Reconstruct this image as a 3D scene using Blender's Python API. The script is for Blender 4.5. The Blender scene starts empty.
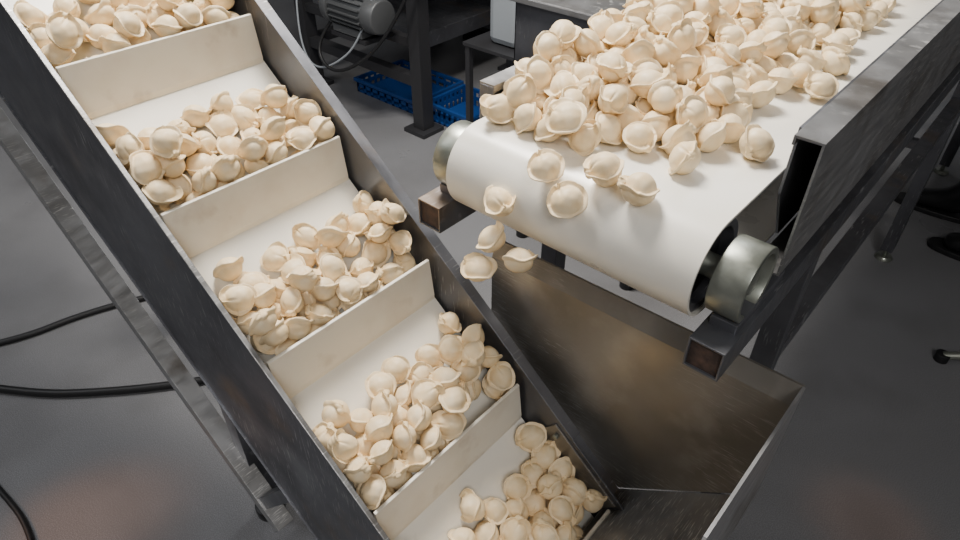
import bpy, bmesh, math, random
import numpy as np
from mathutils import Vector, Matrix, Euler
random.seed(7); np.random.seed(7)
scene = bpy.context.scene
COL = scene.collection
CZ = 1.5
TH = math.radians(38.3); CT, ST = math.cos(TH), math.sin(TH)
OX, OZ = -.694, .689

# ------------------------------------------------------------------ materials
def mat(name, base, rough=.5, metal=0.0, noise=None, bump=None, sss=0, rnoise=None, spec=.5, coat=0, scratch=None, stain=None):
    m = bpy.data.materials.new(name); m.use_nodes = True
    nt = m.node_tree; N = nt.nodes; L = nt.links
    b = N['Principled BSDF']
    b.inputs['Base Color'].default_value = (*base, 1)
    b.inputs['Roughness'].default_value = rough
    b.inputs['Metallic'].default_value = metal
    b.inputs['Specular IOR Level'].default_value = spec
    b.inputs['Coat Weight'].default_value = coat
    tc = N.new('ShaderNodeTexCoord')
    if sss:
        b.inputs['Subsurface Weight'].default_value = sss
        b.inputs['Subsurface Radius'].default_value = (1, .6, .35)
        b.inputs['Subsurface Scale'].default_value = .006
    def noise_tex(scale, stretch=(1,1,1), detail=6, rot=(0,0,0)):
        mp = N.new('ShaderNodeMapping'); mp.inputs['Scale'].default_value = stretch
        mp.inputs['Rotation'].default_value = rot
        L.new(tc.outputs['Object'], mp.inputs['Vector'])
        t = N.new('ShaderNodeTexNoise'); t.inputs['Scale'].default_value = scale
        t.inputs['Detail'].default_value = detail
        L.new(mp.outputs['Vector'], t.inputs['Vector']); return t
    colout=None
    if noise:
        col2, scale, lo, hi, stretch = noise
        t = noise_tex(scale, stretch)
        r = N.new('ShaderNodeValToRGB')
        r.color_ramp.elements[0].position = lo; r.color_ramp.elements[0].color = (*base, 1)
        r.color_ramp.elements[1].position = hi; r.color_ramp.elements[1].color = (*col2, 1)
        L.new(t.outputs['Fac'], r.inputs['Fac']); colout=r.outputs['Color']
    def overlay(maskval, col3):
        nonlocal colout
        mx = N.new('ShaderNodeMix'); mx.data_type='RGBA'
        L.new(maskval, mx.inputs['Factor'])
        if colout: L.new(colout, mx.inputs['A'])
        else: mx.inputs['A'].default_value=(*base,1)
        mx.inputs['B'].default_value=(*col3,1); colout=mx.outputs['Result']
    if stain:
        col3, scale, stretch, lo, hi = stain
        t = noise_tex(scale, stretch, 8)
        r = N.new('ShaderNodeMapRange'); r.inputs['From Min'].default_value=lo; r.inputs['From Max'].default_value=hi; r.inputs['To Max'].default_value=.85
        L.new(t.outputs['Fac'], r.inputs['Value']); overlay(r.outputs['Result'], col3)
    if scratch:
        col3, scale, stretch, lo, hi, rot = scratch
        t = noise_tex(scale, stretch, 3, rot)
        mask = noise_tex(5, (1,1,1), 2)
        r = N.new('ShaderNodeMapRange'); r.inputs['From Min'].default_value=lo; r.inputs['From Max'].default_value=hi
        L.new(t.outputs['Fac'], r.inputs['Value'])
        r2 = N.new('ShaderNodeMapRange'); r2.inputs['From Min'].default_value=.45; r2.inputs['From Max'].default_value=.65
        L.new(mask.outputs['Fac'], r2.inputs['Value'])
        mu = N.new('ShaderNodeMath'); mu.operation='MULTIPLY'; L.new(r.outputs['Result'],mu.inputs[0]); L.new(r2.outputs['Result'],mu.inputs[1])
        overlay(mu.outputs[0], col3)
    if colout: L.new(colout, b.inputs['Base Color'])
    if rnoise:
        scale, lo, hi, stretch = rnoise
        t = noise_tex(scale, stretch)
        mr = N.new('ShaderNodeMapRange'); mr.inputs['From Min'].default_value = .3; mr.inputs['From Max'].default_value = .7
        mr.inputs['To Min'].default_value = lo; mr.inputs['To Max'].default_value = hi
        L.new(t.outputs['Fac'], mr.inputs['Value']); L.new(mr.outputs['Result'], b.inputs['Roughness'])
    if bump:
        scale, strength, dist, stretch = bump
        t = noise_tex(scale, stretch)
        bp = N.new('ShaderNodeBump'); bp.inputs['Strength'].default_value = strength; bp.inputs['Distance'].default_value = dist
        L.new(t.outputs['Fac'], bp.inputs['Height']); L.new(bp.outputs['Normal'], b.inputs['Normal'])
    return m

M_STEEL = mat('brushed_steel', (.40,.40,.405), .40, .78, noise=((.26,.255,.25), 5, .4, .7, (1,1,1)), rnoise=(14,.28,.52,(1,1,5)), bump=(60,.12,.002,(1,12,12)), stain=((.17,.15,.13),9,(1,1,1),.55,.72), scratch=((.72,.71,.69),40,(1,1,14),.56,.68,(0,.5,0)))
M_HOP = mat('stained_steel', (.33,.31,.28), .42, .72, noise=((.19,.175,.15), 4, .35, .7, (1,1,1)), rnoise=(10,.28,.55,(1,1,1)), bump=(60,.1,.002,(1,12,12)), stain=((.44,.42,.38),7,(1,1,1),.55,.75), scratch=((.58,.56,.53),40,(1,1,14),.57,.7,(0,.9,0)))
M_STEELD = mat('worn_dark_steel', (.195,.20,.22), .42, .75, noise=((.095,.095,.105), 4, .35, .7, (1,1,1)), rnoise=(11,.28,.55,(1,3,1)), bump=(50,.1,.002,(8,1,8)), stain=((.26,.18,.11),6,(1,1,1),.6,.8), scratch=((.42,.42,.42),30,(9,1,1),.6,.72,(0,.9,0)))
M_BRIGHT = mat('turned_steel', (.34,.355,.31), .42, .8, noise=((.18,.195,.17), 30, .4, .8, (1,1,1)), rnoise=(40,.28,.5,(1,1,1)))
M_RUST = mat('tube_end_rust', (.05,.035,.03), .8, .3, noise=((.13,.08,.06), 60, .4,.7,(1,1,1)))
M_BELT = mat('white_belt', (.83,.80,.72), .32, 0, noise=((.76,.715,.62), 5, .45, .8, (1,1,1)), rnoise=(9,.25,.42,(1,1,1)), spec=.5)
M_CLEAT = mat('cleat_plastic', (.78,.735,.635), .42, 0, noise=((.67,.60,.49), 11, .45, .75, (1,1,1)), stain=((.45,.37,.28),16,(1,1,1),.6,.8))
M_DOUGH = mat('dough', (.83,.635,.37), .48, 0, noise=((.87,.72,.49), 45, .4, .65, (1,1,1)), bump=(160,.15,.001,(1,1,1)), spec=.35)
M_FLOOR = mat('floor_epoxy', (.165,.165,.172), .40, 0, noise=((.265,.265,.275), 420, .45, .62, (1,1,1)), rnoise=(3,.26,.48,(1,1,1)), bump=(300,.06,.002,(1,1,1)), stain=((.125,.123,.125),2.2,(1,1,1),.5,.8))
M_WALL = mat('wall_paint', (.3,.3,.31), .8, noise=((.24,.24,.25), 3,.4,.7,(1,1,1)))
M_CEIL = mat('ceiling_paint', (.45,.45,.45), .9)
M_BLACK = mat('black_rubber', (.012,.012,.013), .5)
M_BLUE = mat('blue_plastic', (.010,.055,.22), .4)
M_WHITEP = mat('white_plastic', (.34,.37,.40), .4)
M_MOTOR = mat('motor_grey', (.12,.125,.13), .45, .3)
M_DARKP = mat('dark_painted_steel', (.06,.06,.065), .42, .5)
M_CLOTH = mat('dark_trousers', (.02,.022,.03), .9)
M_COAT = mat('white_coat', (.6,.6,.6), .85)
M_SKIN = mat('skin', (.55,.33,.24), .5, sss=.2)
M_HAIR = mat('hair', (.03,.02,.015), .6)
M_LEATHER = mat('boot_leather', (.008,.008,.009), .35)

# ------------------------------------------------------------------ helpers
def empty(name):
    e = bpy.data.objects.new(name, None); e.empty_display_size = .1; COL.objects.link(e); return e
def mesh_obj(name, verts, faces, m, parent=None, bevel=0, smooth=False):
    me = bpy.data.meshes.new(name); me.from_pydata([tuple(v) for v in verts], [], faces); me.update()
    bm = bmesh.new(); bm.from_mesh(me); bmesh.ops.recalc_face_normals(bm, faces=bm.faces); bm.to_mesh(me); bm.free()
    ob = bpy.data.objects.new(name, me); COL.objects.link(ob); me.materials.append(m)
    if parent: ob.parent = parent
    if smooth:
        for p in me.polygons: p.use_smooth = True
    if bevel:
        md = ob.modifiers.new('bevel','BEVEL'); md.width = bevel; md.segments = 2; md.limit_method='ANGLE'
    return ob
BF = [(0,1,3,2),(4,6,7,5),(0,4,5,1),(2,3,7,6),(0,2,6,4),(1,5,7,3)]
def box(name, x0,x1,y0,y1,z0,z1, m, parent=None, bevel=.001):
    vs = [(x,y,z) for x in (x0,x1) for y in (y0,y1) for z in (z0,z1)]
    return mesh_obj(name, vs, BF, m, parent, bevel)
def I(s,y,n): return (OX - s*CT + n*ST, y, OZ + s*ST + n*CT)
def ibox(name, s0,s1,y0,y1,n0,n1, m, parent=None, bevel=.001):
    vs = [I(s,y,n) for s in (s0,s1) for y in (y0,y1) for n in (n0,n1)]
    return mesh_obj(name, vs, BF, m, parent, bevel)
def prism(name, poly, a0, a1, fn, m, parent=None, bevel=0):
    n = len(poly)
    vs = [fn(p,q,a0) for p,q in poly] + [fn(p,q,a1) for p,q in poly]
    fs = [tuple(range(n)), tuple(range(2*n-1,n-1,-1))] + [(i,(i+1)%n,n+(i+1)%n,n+i) for i in range(n)]
    return mesh_obj(name, vs, fs, m, parent, bevel)
XZ = lambda p,q,a:(p,a,q)
YZ = lambda p,q,a:(a,p,q)
SN = lambda p,q,a:I(p,a,q)
def strip_loop(name, path, thick, a0, a1, fn, m, parent):
    n=len(path); out=[];inn=[]
    for i,(p,q) in enumerate(path):
        a=path[i-1]; b=path[(i+1)%n]
        t=Vector((b[0]-a[0],b[1]-a[1])).normalized(); nn=Vector((t.y,-t.x))
        out.append((p,q)); inn.append((p-nn.x*thick,q-nn.y*thick))
    vs=[fn(*p,a0) for p in out]+[fn(*p,a1) for p in out]+[fn(*p,a0) for p in inn]+[fn(*p,a1) for p in inn]
    fs=[]
    for i in range(n):
        j=(i+1)%n
        fs+= [(i,j,n+j,n+i),(2*n+i,3*n+i,3*n+j,2*n+j),(i,2*n+i,2*n+j,j),(n+i,n+j,3*n+j,3*n+i)]
    ob=mesh_obj(name,vs,fs,m,parent,0,True)
    md=ob.modifiers.new('es','EDGE_SPLIT'); md.split_angle=math.radians(40)
    return ob
def stadium(c0,c1,r,seg=24):
    pts=[]
    for i in range(seg+1):
        a=math.pi/2+math.pi*i/seg; pts.append((c0+r*math.cos(a), r*math.sin(a)))
    for i in range(seg+1):
        a=-math.pi/2+math.pi*i/seg; pts.append((c1+r*math.cos(a), r*math.sin(a)))
    return pts
def cyl(name, p0, p1, r, m, parent=None, seg=40, r2=None, bevel=.0015):
    p0=Vector(p0);p1=Vector(p1);d=(p1-p0)
    q=d.to_track_quat('Z','Y'); r2=r if r2 is None else r2
    vs=[];
    for k,(c,rr) in enumerate(((p0,r),(p1,r2))):
        for i in range(seg):
            a=2*math.pi*i/seg; vs.append(c+q@Vector((rr*math.cos(a),rr*math.sin(a),0)))
    fs=[tuple(range(seg)),tuple(range(2*seg-1,seg-1,-1))]+[(i,(i+1)%seg,seg+(i+1)%seg,seg+i) for i in range(seg)]
    ob=mesh_obj(name,vs,fs,m,parent,bevel,True)
    md=ob.modifiers.new('es','EDGE_SPLIT'); md.split_angle=math.radians(50)
    return ob
def ring(name, p0,p1, ro, ri, m, parent, seg=48):
    p0=Vector(p0);p1=Vector(p1);q=(p1-p0).to_track_quat('Z','Y'); vs=[]
    for c,rr in ((p0,ro),(p1,ro),(p1,ri),(p0,ri)):
        for i in range(seg):
            a=2*math.pi*i/seg; vs.append(c+q@Vector((rr*math.cos(a),rr*math.sin(a),0)))
    fs=[]
    for k in range(4):
        l=(k+1)%4
        for i in range(seg):
            j=(i+1)%seg; fs.append((k*seg+i,k*seg+j,l*seg+j,l*seg+i))
    ob=mesh_obj(name,vs,fs,m,parent,.0015,True)
    md=ob.modifiers.new('es','EDGE_SPLIT'); md.split_angle=math.radians(50)
    return ob
def sqtube(name,p0,p1,w,m,parent,up=(0,0,1),wall=.003):
    p0=Vector(p0);p1=Vector(p1);d=(p1-p0).normalized();u=Vector(up)
    a=d.cross(u).normalized(); b=a.cross(d).normalized(); vs=[]
    for h,c in ((w/2,p0),(w/2,p1),(w/2-wall,p1),(w/2-wall,p0)):
        for sx,sy in ((1,1),(-1,1),(-1,-1),(1,-1)): vs.append(c+a*h*sx+b*h*sy)
    fs=[]
    for k in range(4):
        l=(k+1)%4
        for i in range(4):
            j=(i+1)%4; fs.append((k*4+i,k*4+j,l*4+j,l*4+i))
    return mesh_obj(name,vs,fs,m,parent,.0008)
def cable(name, pts, r, m, parent=None):
    c=bpy.data.curves.new(name,'CURVE'); c.dimensions='3D'; c.bevel_depth=r; c.bevel_resolution=4; c.resolution_u=10
    s=c.splines.new('NURBS'); s.points.add(len(pts)-1); s.use_endpoint_u=True; s.order_u=3
    for i,p in enumerate(pts): s.points[i].co=(*p,1)
    ob=bpy.data.objects.new(name,c); COL.objects.link(ob); c.materials.append(m)
    if parent: ob.parent=parent
    return ob

# ------------------------------------------------------------------ room
box('floor',-6,4,-3,6,-.1,0,M_FLOOR,bevel=0)
box('wall_back',-6,4,6,6.1,0,3.6,M_WALL,bevel=0)
box('wall_left',-6.1,-6,-3,6.1,0,3.6,M_WALL,bevel=0)
box('wall_right',4,4.1,-3,6.1,0,3.6,M_WALL,bevel=0)
box('wall_front',-6.1,4.1,-3.1,-3,0,3.6,M_WALL,bevel=0)
box('ceiling',-6.1,4.1,-3.1,6.1,3.6,3.7,M_CEIL,bevel=0)

# ------------------------------------------------------------------ feed conveyor
FX0,FX1=-.62,-.212; FY,FZ,FR=.69,.98,.07; FEND=3.4
fc=empty('feed_conveyor')
path=[(y,FZ+z) for y,z in stadium(FY,FEND,FR,32)]
strip_loop('belt',path,.004,FX0,FX1,YZ,M_BELT,fc)
for yy,nm in ((FY,'drive_roller'),(FEND,'tail_roller')):
    ring(nm,(FX0+.004,yy,FZ),(FX1-.004,yy,FZ),FR-.004,FR-.016,M_STEELD,fc)
    cyl(nm+'_end_disc',(FX0+.03,yy,FZ),(FX1-.02,yy,FZ),FR-.017,M_DARKP,fc)
    cyl(nm+'_shaft',(FX0-.04,yy,FZ),(FX1+.05,yy,FZ),.016,M_BRIGHT,fc)
ring('bearing_right',(FX1+.012,FY,FZ),(FX1+.056,FY,FZ-.0),.052,.043,M_BRIGHT,fc)
cyl('bearing_right_web',(FX1+.012,FY,FZ),(FX1+.035,FY,FZ),.0435,M_STEELD,fc)
ring('bearing_left',(FX0-.045,FY,FZ),(FX0-.008,FY,FZ),.054,.044,M_BRIGHT,fc)
cyl('bearing_left_web',(FX0-.04,FY,FZ),(FX0-.012,FY,FZ),.0445,M_BRIGHT,fc)
def panel(nm,xi,xo,ys,ztop,zbot,sgn):
    t=.003
    prof=[(xi,ztop-.012),(xi,ztop),(xo,ztop),(xo,zbot),(xi,zbot),(xi,zbot+.003),(xo-sgn*t,zbot+.003),(xo-sgn*t,ztop-t),(xi+sgn*t,ztop-t),(xi+sgn*t,ztop-.012)]
    prism(nm,prof,ys,FEND+.08,XZ,M_STEEL,fc)
panel('side_panel_right',-.185,-.150,.745,1.153,.965,1)
panel('side_panel_left',-.632,-.662,.745,1.085,.965,-1)
box('side_panel_left_end_plate',-.661,-.633,.744,.748,.968,1.082,M_STEELD,fc)
prism('skirt_right',[(.775,1.15),(.775,1.06),(.83,.97),(FEND,.97),(FEND,1.15)],-.190,-.1865,YZ,M_STEELD,fc)
box('skirt_left',-.632,-.62,.77,FEND,1.052,1.085,M_STEELD,fc)
box('belt_bed',FX0+.005,FX1-.005,.80,FEND-.1,1.03,1.044,M_STEEL,fc)
box('bearing_mount_right',-.19,-.155,.65,.80,.925,.94,M_STEELD,fc)
box('bearing_mount_left',-.665,-.63,.65,.80,.925,.94,M_STEELD,fc)
for nm,x in (('frame_rail_right',-.172),('frame_rail_left',-.652)):
    sqtube(nm,(x,.610,.902),(x,FEND+.05,.902),.048,M_STEELD,fc)
    box(nm+'_plug',x-.0215,x+.0215,.614,.62,.8805,.9235,M_RUST,fc)
for k,y in enumerate((.98,2.46,3.3)):
    for j,x in enumerate((-.172,-.652)):
        sqtube('leg_%d_%d'%(k,j),(x,y,.04),(x,y,.88),.04,M_STEELD,fc,up=(0,1,0))
        cyl('foot_stem_%d_%d'%(k,j),(x,y,.012),(x,y,.06),.008,M_BRIGHT,fc)
        cyl('foot_%d_%d'%(k,j),(x,y,0.0),(x,y,.014),.032,M_BRIGHT,fc,r2=.024)
    sqtube('crossbar_%d'%k,(-.632,y,.45),(-.192,y,.45),.03,M_STEELD,fc)
sqtube('lower_rail',(-.172,1.0,.62),(-.172,FEND,.62),.035,M_STEELD,fc)

# ------------------------------------------------------------------ incline conveyor
YL,YR=.293,.652
ic=empty('incline_conveyor')
S0,S1=-.66,1.42
path=[(s,n-.05) for s,n in stadium(S0,S1,.05,20)]
strip_loop('belt',path,.004,YL+.006,YR-.006,SN,M_BELT,ic)
for k,s in enumerate((S0,S1)):
    cyl('roller_%d'%k,I(s,YL+.002,-.05),I(s,YR-.002,-.05),.046,M_STEELD,ic)
PITCH=.277
cl=[(-.010,0),(-.004,.009),(.0505,.0635),(.0555,.0605),(.010,.006),(.024,0)]
for k in range(-2,6):
    s=k*PITCH
    prism('cleat_%d'%(k+3),[(s+a,b) for a,b in cl],YL+.009,YR-.008,SN,M_CLEAT,ic,bevel=.001)
for k in range(0,7):
    s=-.55+k*PITCH
    prism('cleat_under_%d'%k,[(s-a,-.1-b) for a,b in cl],YL+.009,YR-.008,SN,M_CLEAT,ic)
ibox('side_wall_near',-.74,1.5,YL-.004,YL,-.27,.082,M_STEELD,ic)
ibox('side_wall_near_flange',-.74,1.5,YL-.008,YL,.079,.083,M_STEEL,ic)
ibox('side_wall_near_bottom_flange',-.74,1.5,YL-.008,YL,-.273,-.27,M_STEELD,ic)
ibox('side_wall_far',-.56,1.5,YR,YR+.004,-.16,.085,M_STEELD,ic)
ibox('side_wall_far_flange',-.36,1.5,YR,YR+.022,.083,.087,M_STEELD,ic)
ibox('splice_plate',-.50,-.32,YR-.004,YR,-.0,.075,M_HOP,ic)
for s,n in ((-.48,.06),(-.34,.06),(-.48,.02),(-.34,.02)):
    cyl('bolt',I(s,YR-.012,n),I(s,YR-.004,n),.006,M_BRIGHT,ic,seg=6)
RN=-.56
for y,nm in ((.31,'under_rail_near'),(.63,'under_rail_far')):
    sqtube(nm,I(-.22,y,RN),I(1.5,y,RN),.04,M_STEEL,ic,up=(0,1,0))
for k,s in enumerate((-.15,1.3)):
    for y in (.31,.63):
        sqtube('strut_%d'%k,I(s,y,-.26 if y<.5 else -.15),I(s,y,RN+.015),.03,M_STEELD,ic,up=(0,1,0))
    sqtube('cross_%d'%k,I(s,.33,RN),I(s,.61,RN),.03,M_STEELD,ic)
for x,y in ((-1.0,.31),(-1.0,.63),(-1.75,.63)):
        ztop=OZ+(OX-x)*math.tan(TH)+RN/CT-.02
        if x>-1.2: ztop=OZ+(OX-x)*math.tan(TH)-.25/CT
        sqtube('leg',(x,y+(.03 if y<.5 else -.03),.03),(x,y+(.03 if y<.5 else -.03),max(ztop,.1)),.045,M_STEELD,ic,up=(0,1,0))
        cyl('foot',(x,y+(.03 if y<.5 else -.03),0),(x,y+(.03 if y<.5 else -.03),.03),.035,M_BLACK,ic)
for y in (.31,.63):
    sqtube('tail_leg',(-.22,y,.03),(-.22,y,.21),.045,M_STEELD,ic,up=(0,1,0))
    cyl('foot',(-.22,y,0),(-.22,y,.03),.035,M_BLACK,ic)

# ------------------------------------------------------------------ hopper
hp=empty('catch_hopper')
prism('back_plate',[(-.60,.79),(-.07,.805),(-.07,.60),(-.28,.405),(-.40,.45),(-.60,.60)],.708,.712,XZ,M_HOP,hp)
mesh_obj('back_lip',[(-.60,.708,.79),(-.07,.708,.805),(-.068,.722,.835),(-.60,.722,.82),(-.60,.712,.79),(-.07,.712,.805),(-.068,.726,.835),(-.60,.726,.82)],
  [(0,1,2,3),(7,6,5,4),(0,4,5,1),(1,5,6,2),(2,6,7,3),(3,7,4,0)],M_HOP,hp)
prism('right_plate',[(.722,.835),(.44,.835),(.293,.68),(.293,.60),(.708,.60)],-.07,-.066,YZ,M_STEEL,hp)
prism('slide_plate',[(-.066,.600),(-.28,.402),(-.28,.398),(-.066,.596)],.293,.708,XZ,M_STEEL,hp)
prism('near_plate',[(-.40,.60),(-.066,.68),(-.066,.60),(-.28,.40)],.278,.282,XZ,M_STEELD,hp)
prism('infill_plate',[(-.28,.402),(-.46,.545),(-.60,.66),(-.60,.64),(-.28,.39)],.657,.708,XZ,M_STEELD,hp)
for x in (-.10,):
    for y in (.31,.69):
        sqtube('leg',(x,y,0.02),(x,y,.545),.03,M_STEELD,hp,up=(0,1,0))
        cyl('foot',(x,y,0),(x,y,.02),.025,M_BLACK,hp)

# ------------------------------------------------------------------ dumplings
def make_dumpling(i):
    rnd=random.Random(100+i)
    bm=bmesh.new()
    bmesh.ops.create_uvsphere(bm,u_segments=28,v_segments=18,radius=1)
    fl=rnd.uniform(.90,1.04); el=rnd.uniform(.97,1.06)
    for v in bm.verts:
        x,y,z=v.co
        v.co=Vector((x*.0217*el+.0015,y*.0214,z*.0212*fl-.0005))
    nphi=72; prev=None
    ph0=rnd.uniform(0,6); span=rnd.uniform(1.96,2.12)*math.pi
    for k in range(nphi+1):
        u=k/nphi; a=-span/2+span*u
        e=abs(2*u-1)
        w=.0058*(1-.2*e**3)*(1+.22*math.sin(3*a+ph0)+.08*math.sin(7*a+2*ph0))
        R0=.0182-.003*e**5
        zc=-.0010+.0070*e**2.2 + (.0035*(2*u-1) if e>.5 else 0) + .0012*math.sin(4*a+ph0)
        cup=.0030+.0045*e**2+.0022*math.sin(3*a+2*ph0)
        th=.0022+ .0012*e**4
        c,s=math.cos(a),math.sin(a)
        prof=[]
        for t,h in ((0,-1),(.35,-.95),(.75,-.9),(1,-.5),(1,.5),(.75,.9),(.35,.95),(0,1)):
            rr=R0+(w+.003)*t; zz=zc+cup*t*t+h*th
            prof.append(bm.verts.new((rr*c*1.04,rr*s,zz)))
        if prev:
            for j in range(8):
                bm.faces.new((prev[j],prof[j],prof[(j+1)%8],prev[(j+1)%8]))
        else: bm.faces.new(prof[::-1])
        prev=prof
    bm.faces.new(prev)
    for (cx,cy,cz,sx,sy,sz) in ((-.0215,.0015,.0080,.0054,.0085,.0044),(-.0230,-.003,.0035,.0048,.0062,.0052)):
        r=bmesh.ops.create_uvsphere(bm,u_segments=12,v_segments=8,radius=1)
        for v in r['verts']:
            x,y,z=v.co; v.co=Vector((x*sx+cx,y*sy+cy,z*sz+cz))
    bmesh.ops.recalc_face_normals(bm,faces=bm.faces)
    me=bpy.data.meshes.new('d'); bm.to_mesh(me); bm.free()
    ob=bpy.data.objects.new('tmp',me); COL.objects.link(ob)
    md=ob.modifiers.new('r','REMESH'); md.mode='VOXEL'; md.voxel_size=.0010; md.use_smooth_shade=True
    md=ob.modifiers.new('s','SMOOTH'); md.factor=.5; md.iterations=3
    dg=bpy.context.evaluated_depsgraph_get(); dg.update()
    m2=bpy.data.meshes.new_from_object(ob.evaluated_get(dg)); m2.name='dumpling_mesh_%d'%i
    bpy.data.objects.remove(ob)
    co=np.empty(len(m2.vertices)*3); m2.vertices.foreach_get('co',co); co=co.reshape(-1,3)
    q=np.array([rnd.uniform(0,6) for _ in range(6)])
    f=1+.03*np.sin(co[:,0]*150+q[0])+.04*np.sin(co[:,1]*140+q[1])+.03*np.sin(co[:,2]*150+q[2])+.012*np.sin(co[:,0]*380+q[3])*np.sin(co[:,1]*350+q[4])
    co*=f[:,None]
    an=np.arctan2(co[:,1],co[:,0]+.026); c0=rnd.uniform(-.4,.4)
    reach=np.clip((.004-co[:,0])/.02,0,1)*(co[:,2]>0.003)
    co[:,2]-=rnd.uniform(.0012,.0028)*np.exp(-((an-c0)/.13)**2)*reach
    m2.vertices.foreach_set('co',co.ravel())
    for p in m2.polygons: p.use_smooth=True
    m2.materials.clear(); m2.materials.append(M_DOUGH)
    return m2
DM=[make_dumpling(i) for i in range(10)]
def rrot(a=1.1):
    return Euler((random.uniform(-a,a)+(math.pi if (a>1 and random.random()<.08) else 0),random.uniform(-a,a),random.uniform(0,6.28))).to_matrix()
def put(parent,pts,a=1.0,sc=1.0):
    for i,p in enumerate(pts):
        ob=bpy.data.objects.new('dumpling_part_%d'%i,random.choice(DM)); COL.objects.link(ob)
        ob.parent=parent; s=random.uniform(.95,1.07)*sc
        ob.matrix_world=Matrix.Translation(Vector(p))@rrot(a).to_4x4()@Matrix.Diagonal((s,s*random.uniform(.90,1.05),s*random.uniform(.88,1.03),1))
def settle(p,g,r,project,steps=120,it=5,fr=None):
    v=np.zeros_like(p); dt=.01
    for st in range(steps):
        v=(v+g*dt)*.94; q=p+v*dt
        for k in range(it):
            d=q[:,None]-q[None]; dist=np.sqrt((d**2).sum(2))+1e-9
            ov=np.clip(2*r-dist,0,None); np.fill_diagonal(ov,0)
            q=q+(d/dist[...,None]*ov[...,None]*.5).sum(1)*.62
            q=project(q,p)
        v=(q-p)/dt; sp=np.linalg.norm(v,axis=1,keepdims=True); v*=np.minimum(1,1.2/(sp+1e-9)); p=q
    return p
R=.0212
BZ=FZ+FR
n=480
P=np.c_[np.random.uniform(-.60,-.27,n),np.random.uniform(.72,2.15,n),np.random.uniform(BZ+.03,BZ+.30,n)]
def projF(q,p):
    h=q[:,2]-BZ
    low=h<R
    q[:,2]=np.maximum(q[:,2],BZ+R)
    h=q[:,2]-BZ-R
    q[low,:2]=p[low,:2]*.8+q[low,:2]*.2
    xr=-.262-.9*h+.012*np.sin(q[:,1]*17)
    q[:,0]=np.minimum(q[:,0],xr)
    q[:,0]=np.maximum(q[:,0],-.602+.3*np.clip(h-.03,0,1))
    yf=.690+.50*h+np.clip((q[:,0]+.40),0,1)*.75
    q[:,1]=np.maximum(q[:,1],yf)
    q[:,1]=np.minimum(q[:,1],2.25)
    return q
P=settle(P,np.array([0,0,-9.8]),R,projF,130)
P=P[P[:,2]<BZ+.19]
heap=empty('dumpling_heap'); put(heap,P)
edge=[(-.398,.618,-.464),(-.449,.638,-.443),(-.377,.667,-.431),(-.320,.657,-.433)]
put(heap,[(x,y,z+CZ) for x,y,z in edge],.5)
fall=empty('falling_dumplings')
put(fall,[(x,y,z+CZ) for x,y,z in [(-.506,.612,-.510),(-.51,.602,-.570),(-.532,.595,-.634),(-.453,.595,-.577)]],.6,.98)
def pocket(k,n,ya,yb,sm,seed):
    np.random.seed(seed)
    s0=k*PITCH
    P=np.c_[np.random.uniform(.06,sm,n),np.random.uniform(ya,yb,n),np.random.uniform(.03,.16,n)]
    def pr(q,p):
        low=q[:,2]<R
        q[:,2]=np.maximum(q[:,2],R)
        q[low,:2]=p[low,:2]*.75+q[low,:2]*.25
        lim=.012+R*1.15+.8*q[:,2]
        m=q[:,2]<.085
        q[m,0]=np.maximum(q[m,0],lim[m])
        q[:,0]=np.minimum(q[:,0],.235)
        q[:,1]=np.clip(q[:,1],YL+.008+R,YR-.006-R)
        return q
    P=settle(P,np.array([-9.8*ST,0,-9.8*CT]),R,pr,70)
    P=P[(P[:,0]>.02)]
    e=empty('dumpling_heap'); put(e,[I(s0+a,b,c) for a,b,c in P])
pocket(-2,44,.33,.64,.21,5)
pocket(-1,48,.31,.64,.21,1)
pocket(0,47,.31,.64,.20,2)
pocket(1,42,.31,.64,.20,3)
pocket(2,34,.31,.64,.20,4)
pocket(3,30,.31,.64,.18,6)

# ------------------------------------------------------------------ background machinery
mt=empty('machine_frame')
for k,(x,y) in enumerate(((-3.05,2.05),(-2.19,2.05),(-3.05,2.95),(-2.35,2.95))):
    sqtube('leg_%d'%k,(x,y,.02),(x,y,1.15),.07,M_DARKP,mt,up=(0,1,0))
    box('base_plate_%d'%k,x-.07,x+.07,y-.07,y+.07,0,.02,M_DARKP,mt)
for z in (.25,.72,1.12):
    sqtube('rail_front',(-3.02,2.05,z),(-2.22,2.05,z),.05,M_DARKP,mt)
    sqtube('rail_back',(-3.02,2.95,z),(-2.38,2.95,z),.05,M_DARKP,mt)
    sqtube('rail_side',(-3.05,2.08,z),(-3.05,2.92,z),.05,M_DARKP,mt)
box('top_deck',-3.1,-2.1,2.0,3.0,1.15,1.18,M_STEELD,mt)
box('drive_housing',-3.0,-2.5,2.2,2.8,.75,1.1,M_DARKP,mt,.01)
box('drip_tray',-2.98,-2.42,2.3,2.85,.28,.36,M_STEELD,mt,.004)
cb=empty('control_cabinet')
box('body',-2.95,-1.75,3.10,3.55,.10,1.7,M_DARKP,cb,.004)
box('plinth',-2.93,-1.77,3.13,3.52,0,.10,M_BLACK,cb)
for k in range(2):
    x0=-2.93+k*.595
    box('door_%d'%k,x0,x0+.575,3.085,3.10,.13,1.67,M_STEELD,cb,.003)
    box('handle_%d'%k,x0+(.53 if k==0 else .03),x0+(.55 if k==0 else .05),3.06,3.085,.85,1.0,M_BLACK,cb,.003)
mo=empty('electric_motor')
MZ=.56
a=Vector((-2.58,1.92,MZ)); b=Vector((-2.32,1.92,MZ))
cyl('motor_body',a,b,.07,M_MOTOR,mo)
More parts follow.
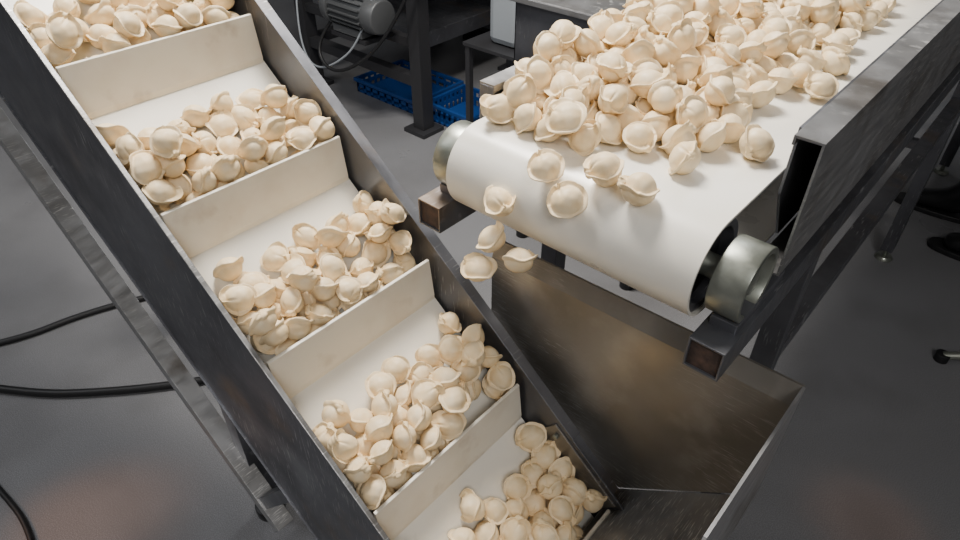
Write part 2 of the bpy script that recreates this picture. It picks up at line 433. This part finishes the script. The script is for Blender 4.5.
for k in range(18):
    an=2*math.pi*k/18; dv=Vector((0,math.cos(an),math.sin(an)))
    mesh_obj('fin_%d'%k,[a+Vector((.02,0,0))+dv*.065+dv.cross(Vector((1,0,0)))*w for w in (-.003,.003)]+[a+Vector((.02,0,0))+dv*.085+dv.cross(Vector((1,0,0)))*w for w in (.003,-.003)]
      +[b+Vector((-.03,0,0))+dv*.065+dv.cross(Vector((1,0,0)))*w for w in (-.003,.003)]+[b+Vector((-.03,0,0))+dv*.085+dv.cross(Vector((1,0,0)))*w for w in (.003,-.003)],
      [(0,1,2,3),(7,6,5,4),(0,4,5,1),(1,5,6,2),(2,6,7,3),(3,7,4,0)],M_MOTOR,mo)
cyl('fan_cover',b-Vector((.02,0,0)),b+Vector((.05,0,0)),.083,M_MOTOR,mo,r2=.074,bevel=.008)
cyl('front_flange',a-Vector((.03,0,0)),a+Vector((.01,0,0)),.088,M_MOTOR,mo)
cyl('shaft',a-Vector((.08,0,0)),a,.015,M_BRIGHT,mo)
box('terminal_box',-2.50,-2.40,1.87,1.97,MZ+.065,MZ+.13,M_MOTOR,mo,.006)
box('mount_foot',-2.56,-2.36,1.86,1.99,MZ-.10,MZ-.07,M_MOTOR,mo)
box('mount_web',-2.53,-2.40,1.88,1.96,MZ-.08,MZ-.02,M_MOTOR,mo)
box('mount_bracket',-2.58,-2.34,1.86,2.03,MZ-.125,MZ-.105,M_DARKP,mt)
sqtube('mount_rail',(-2.22,2.05,MZ-.13),(-3.02,2.05,MZ-.13),.04,M_DARKP,mt)

def crate(nm,x0,x1,y0,y1,z0,z1):
    c=empty(nm); t=.01
    box('base',x0,x1,y0,y1,z0,z0+t,M_BLUE,c)
    box('rim_a',x0-.012,x1+.012,y0-.012,y0+.004,z1-.02,z1,M_BLUE,c,.003)
    box('rim_b',x0-.012,x1+.012,y1-.004,y1+.012,z1-.02,z1,M_BLUE,c,.003)
    box('rim_c',x0-.012,x0+.004,y0,y1,z1-.02,z1,M_BLUE,c,.003)
    box('rim_d',x1-.004,x1+.012,y0,y1,z1-.02,z1,M_BLUE,c,.003)
    nx=9
    for k in range(nx):
        xx=x0+(x1-x0-.015)*k/(nx-1); yy=y0+(y1-y0-.015)*k/(nx-1)
        for (p,q,r,s) in ((xx,xx+.015,y0,y0+.006),(xx,xx+.015,y1-.006,y1),(x0,x0+.006,yy,yy+.015),(x1-.006,x1,yy,yy+.015)):
            box('slat',p,q,r,s,z0,z1,M_BLUE,c,0)
    zm=(z0+z1)/2
    for (p,q,r,s) in ((x0,x1,y0,y0+.005),(x0,x1,y1-.005,y1),(x0,x0+.005,y0,y1),(x1-.005,x1,y0,y1)):
        box('band',p,q,r,s,zm-.01,zm+.01,M_BLUE,c,0)
crate('plastic_crate',-2.80,-2.34,2.14,2.48,0,.08)
crate('plastic_crate',-2.26,-1.96,2.15,2.42,0,.10)
wc=empty('plastic_canister')
box('body',-1.84,-1.68,2.12,2.30,.50,.76,M_WHITEP,wc,.03)
cyl('neck',(-1.72,2.2,.755),(-1.72,2.2,.785),.022,M_WHITEP,wc)
cyl('cap',(-1.72,2.2,.78),(-1.72,2.2,.80),.027,M_BLUE,wc)
cable('handle',[(-1.76,2.2,.755),(-1.77,2.2,.80),(-1.81,2.2,.80),(-1.82,2.2,.755)],.008,M_WHITEP,wc)
sh=empty('wire_shelf')
box('shelf',-1.93,-1.60,2.06,2.40,.485,.50,M_DARKP,sh)
for x in (-1.91,-1.62):
    for y in (2.08,2.38): sqtube('post',(x,y,0),(x,y,.485),.025,M_DARKP,sh,up=(0,1,0))
tb=empty('steel_table')
box('top',-1.33,-.74,1.62,2.5,.885,.905,M_STEEL,tb,.004)
box('apron_front',-1.31,-.76,1.64,1.645,.67,.885,M_STEELD,tb)
box('apron_left',-1.31,-1.305,1.64,2.48,.67,.885,M_STEELD,tb)
box('apron_right',-.765,-.76,1.64,2.48,.67,.885,M_STEELD,tb)
box('apron_back',-1.31,-.76,2.475,2.48,.67,.885,M_STEELD,tb)
for x in (-1.27,-.8):
    for y in (1.68,2.44): 
        sqtube('leg',(x,y,.02),(x,y,.885),.04,M_STEELD,tb,up=(0,1,0)); cyl('foot',(x,y,0),(x,y,.03),.025,M_BLACK,tb)
box('undershelf',-1.29,-.78,1.66,2.46,.2,.215,M_STEELD,tb)
cable('floor_cable',[(-2.6,-.35,.012),(-1.9,.02,.012),(-1.62,.29,.012),(-1.4,.6,.012),(-1.5,1.3,.012)],.012,M_BLACK)
cable('floor_cable',[(-2.35,-.25,.01),(-2.11,.09,.01),(-2.07,.39,.01),(-1.85,.8,.01),(-1.95,1.5,.01)],.010,M_BLACK)
cable('floor_cable',[(-2.1,-.15,.007),(-1.58,-.09,.007),(-1.35,-.08,.007),(-1.0,-.2,.007),(-.6,-.1,.007)],.007,M_BLACK)
cable('hanging_cable',[(-2.5,1.95,.6),(-2.7,1.82,.4),(-2.5,1.78,.25),(-2.2,1.93,.5),(-2.05,2.0,.9)],.008,M_BLACK)
cable('hanging_cable',[(-2.2,1.98,1.1),(-2.3,1.88,.5),(-2.6,1.78,.25),(-2.9,1.88,.3),(-3.0,1.98,.5)],.005,M_WHITEP)
cable('floor_hose',[(-.1,3.7,.01),(.05,3.5,.01),(.25,3.5,.01),(.6,3.8,.01)],.010,M_WHITEP)
st=empty('stool')
cx,cy=.42,2.16
cyl('post',(cx,cy,.1),(cx,cy,.55),.02,M_BRIGHT,st)
cyl('seat',(cx,cy,.55),(cx,cy,.60),.16,M_BLACK,st,bevel=.015)
for k in range(4):
    an=math.radians(205+90*k); e=Vector((cx+.33*math.cos(an),cy+.33*math.sin(an),.018))
    cyl('foot_arm',(cx,cy,.11),e,.013,M_BRIGHT,st)
    cyl('foot_pad',e-Vector((0,0,.018)),e+Vector((0,0,.01)),.02,M_BLACK,st)

# ------------------------------------------------------------------ worker (mostly out of frame)
wk=empty('worker')
def skin(nm,verts,edges,rad,m,root=0,sub=2):
    me=bpy.data.meshes.new(nm); me.from_pydata(verts,edges,[]); ob=bpy.data.objects.new(nm,me); COL.objects.link(ob); ob.parent=wk
    md=ob.modifiers.new('skin','SKIN'); md.use_smooth_shade=True
    for i,v in enumerate(me.skin_vertices[0].data):
        r=rad[i]; v.radius=(r,r) if not isinstance(r,tuple) else r
        v.use_root=(i==root)
    md=ob.modifiers.new('sub','SUBSURF'); md.levels=sub; md.render_levels=sub
    me.materials.append(m); return ob
px,py=.10,2.81
FT=[(-.03,2.93),(.165,2.67)]
V=[(px,py,.95)];E=[];Rr=[(.15,.12)]
for (ax,ay),sg in zip(FT,(1,-1)):
    i=len(V); V+=[(px,py+sg*.09,.88),((ax+px)/2-.03,(ay+py+sg*.1)/2,.50),(ax,ay,.14)]; Rr+=[.095,.07,.062]; E+=[(0,i),(i,i+1),(i+1,i+2)]
skin('trousers',V,E,Rr,M_CLOTH)
V=[(px,py,.92),(px,py,1.1),(px-.01,py,1.3),(px,py,1.43),(px,py,1.52)];E=[(0,1),(1,2),(2,3),(3,4)];Rr=[(.17,.13),(.15,.12),(.18,.12),(.13,.09),(.055,.055)]
for sg in (1,-1):
    i=len(V); V+=[(px,py+sg*.19,1.41),(px-.02,py+sg*.24,1.14),(px-.2,py+sg*.2,1.0)];Rr+=[.065,.05,.04];E+=[(3,i),(i,i+1),(i+1,i+2)]
skin('coat',V,E,Rr,M_COAT)
V=[(px,py,1.5),(px-.01,py,1.58),(px-.02,py,1.66),(px-.015,py,1.74)];skin('head',V,[(0,1),(1,2),(2,3)],[.05,(.065,.07),(.075,.09),(.06,.07)],M_SKIN)
skin('nose',[(px-.09,py,1.67),(px-.115,py,1.64)],[(0,1)],[.01,.013],M_SKIN)
for sg in (1,-1):
    skin('ear',[(px,py+sg*.075,1.68),(px,py+sg*.085,1.64)],[(0,1)],[.016,.012],M_SKIN)
    skin('eye',[(px-.088,py+sg*.03,1.685),(px-.09,py+sg*.03,1.684)],[(0,1)],[.01,.01],M_BLACK)
    hx,hy,hz=px-.22,py+sg*.2,.99
    skin('palm',[(hx+.02,hy,hz),(hx-.07,hy,hz-.02)],[(0,1)],[(.022,.028),(.018,.04)],M_SKIN)
    for f in range(4):
        o=(f-1.5)*.021; l=(.07,.08,.075,.06)[f]
        skin('finger',[(hx-.06,hy+o,hz-.015),(hx-.06-l*.55,hy+o,hz-.03),(hx-.06-l,hy+o,hz-.06)],[(0,1),(1,2)],[.0095,.009,.0075],M_SKIN,sub=1)
    skin('thumb',[(hx-.01,hy-sg*.03,hz-.01),(hx-.045,hy-sg*.055,hz-.03),(hx-.07,hy-sg*.055,hz-.05)],[(0,1),(1,2)],[.012,.010,.009],M_SKIN,sub=1)
skin('mouth',[(px-.088,py-.02,1.61),(px-.092,py,1.608),(px-.088,py+.02,1.61)],[(0,1),(1,2)],[.005,.006,.005],M_RUST,sub=1)
skin('hair',[(px+.03,py,1.66),(px+.02,py,1.73),(px-.01,py,1.765)],[(0,1),(1,2)],[(.075,.085),(.085,.095),(.06,.075)],M_HAIR)
for ax,ay in FT:
    skin('boot',[(ax,ay,.20),(ax,ay,.09),(ax+.03,ay,.05),(ax-.07,ay,.06),(ax-.15,ay,.045),(ax-.20,ay,.04)],[(0,1),(1,2),(1,3),(3,4),(4,5)],[.055,.055,.045,.048,(.05,.036),(.04,.028)],M_LEATHER,root=1)
    out=[]
    for k in range(24):
        t=2*math.pi*k/24; xx=ax-.085+.155*math.cos(t); ww=.05-.006*math.cos(t)
        out.append((xx,ay+ww*math.copysign(abs(math.sin(t))**.7,math.sin(t))))
    prism('sole',out,0,.022,lambda p,q,a:(p,q,a),M_BLACK,wk,.004)

# ------------------------------------------------------------------ lights
def area(nm,loc,target,size,power,col=(1,1,1),sy=None):
    l=bpy.data.lights.new(nm,'AREA'); l.energy=power; l.size=size; l.color=col
    if sy: l.shape='RECTANGLE'; l.size_y=sy
    o=bpy.data.objects.new(nm,l); COL.objects.link(o); o.location=loc
    o.rotation_euler=(Vector(target)-Vector(loc)).to_track_quat('-Z','Y').to_euler(); return o
area('ceiling_softbox',(-1.35,1.1,2.7),(-.5,.6,.8),.6,104,(1,.95,.88))
area('camera_side_fill',(1.3,-.9,3.0),(-.4,.7,.8),1.0,42,(1,.98,.96))  # added fill from behind the camera's right, not a fixture of the room
area('room_fill_strip',(-1.5,3.2,3.4),(-1.5,3.0,0),.5,32,(.95,.97,1),2.5)  # this strip and the next are unseen, added to brighten floor and background
area('room_fill_strip',(-3,-.8,3.4),(-2.2,0,0),.5,48,(.95,.97,1),2.5)
def spot(nm,loc,target,power,ang,col):
    l=bpy.data.lights.new(nm,'SPOT'); l.energy=power; l.spot_size=math.radians(ang); l.spot_blend=1; l.color=col; l.shadow_soft_size=.05
    o=bpy.data.objects.new(nm,l); COL.objects.link(o); o.location=loc
    o.rotation_euler=(Vector(target)-Vector(loc)).to_track_quat('-Z','Y').to_euler()
spot('warm_floor_glow',(-2.0,-1.2,1.6),(-1.31,.02,0),90,11,(1,.42,.17))  # both spots are hidden, added to imitate warm lamp reflections on the floor
spot('warm_floor_glow',(.9,1.5,1.8),(.13,1.30,0),20,10,(1,.42,.17))
w=bpy.data.worlds.new('world'); scene.world=w; w.use_nodes=True
w.node_tree.nodes['Background'].inputs[0].default_value=(.5,.52,.56,1); w.node_tree.nodes['Background'].inputs[1].default_value=.05

# ------------------------------------------------------------------ camera
psi=math.radians(41.6); pt=math.atan(527/660)
F=Vector((-math.sin(psi)*math.cos(pt),math.cos(psi)*math.cos(pt),-math.sin(pt)))
cam=bpy.data.cameras.new('camera'); cam.lens=660/960*36; cam.sensor_width=36; cam.clip_start=.01
co=bpy.data.objects.new('camera',cam); COL.objects.link(co)
Rv=Vector((math.cos(psi),math.sin(psi),0)); U=Rv.cross(F)
Mx=Matrix((Rv,U,-F)).transposed().to_4x4(); Mx.translation=Vector((0,0,CZ)); co.matrix_world=Mx
scene.camera=co
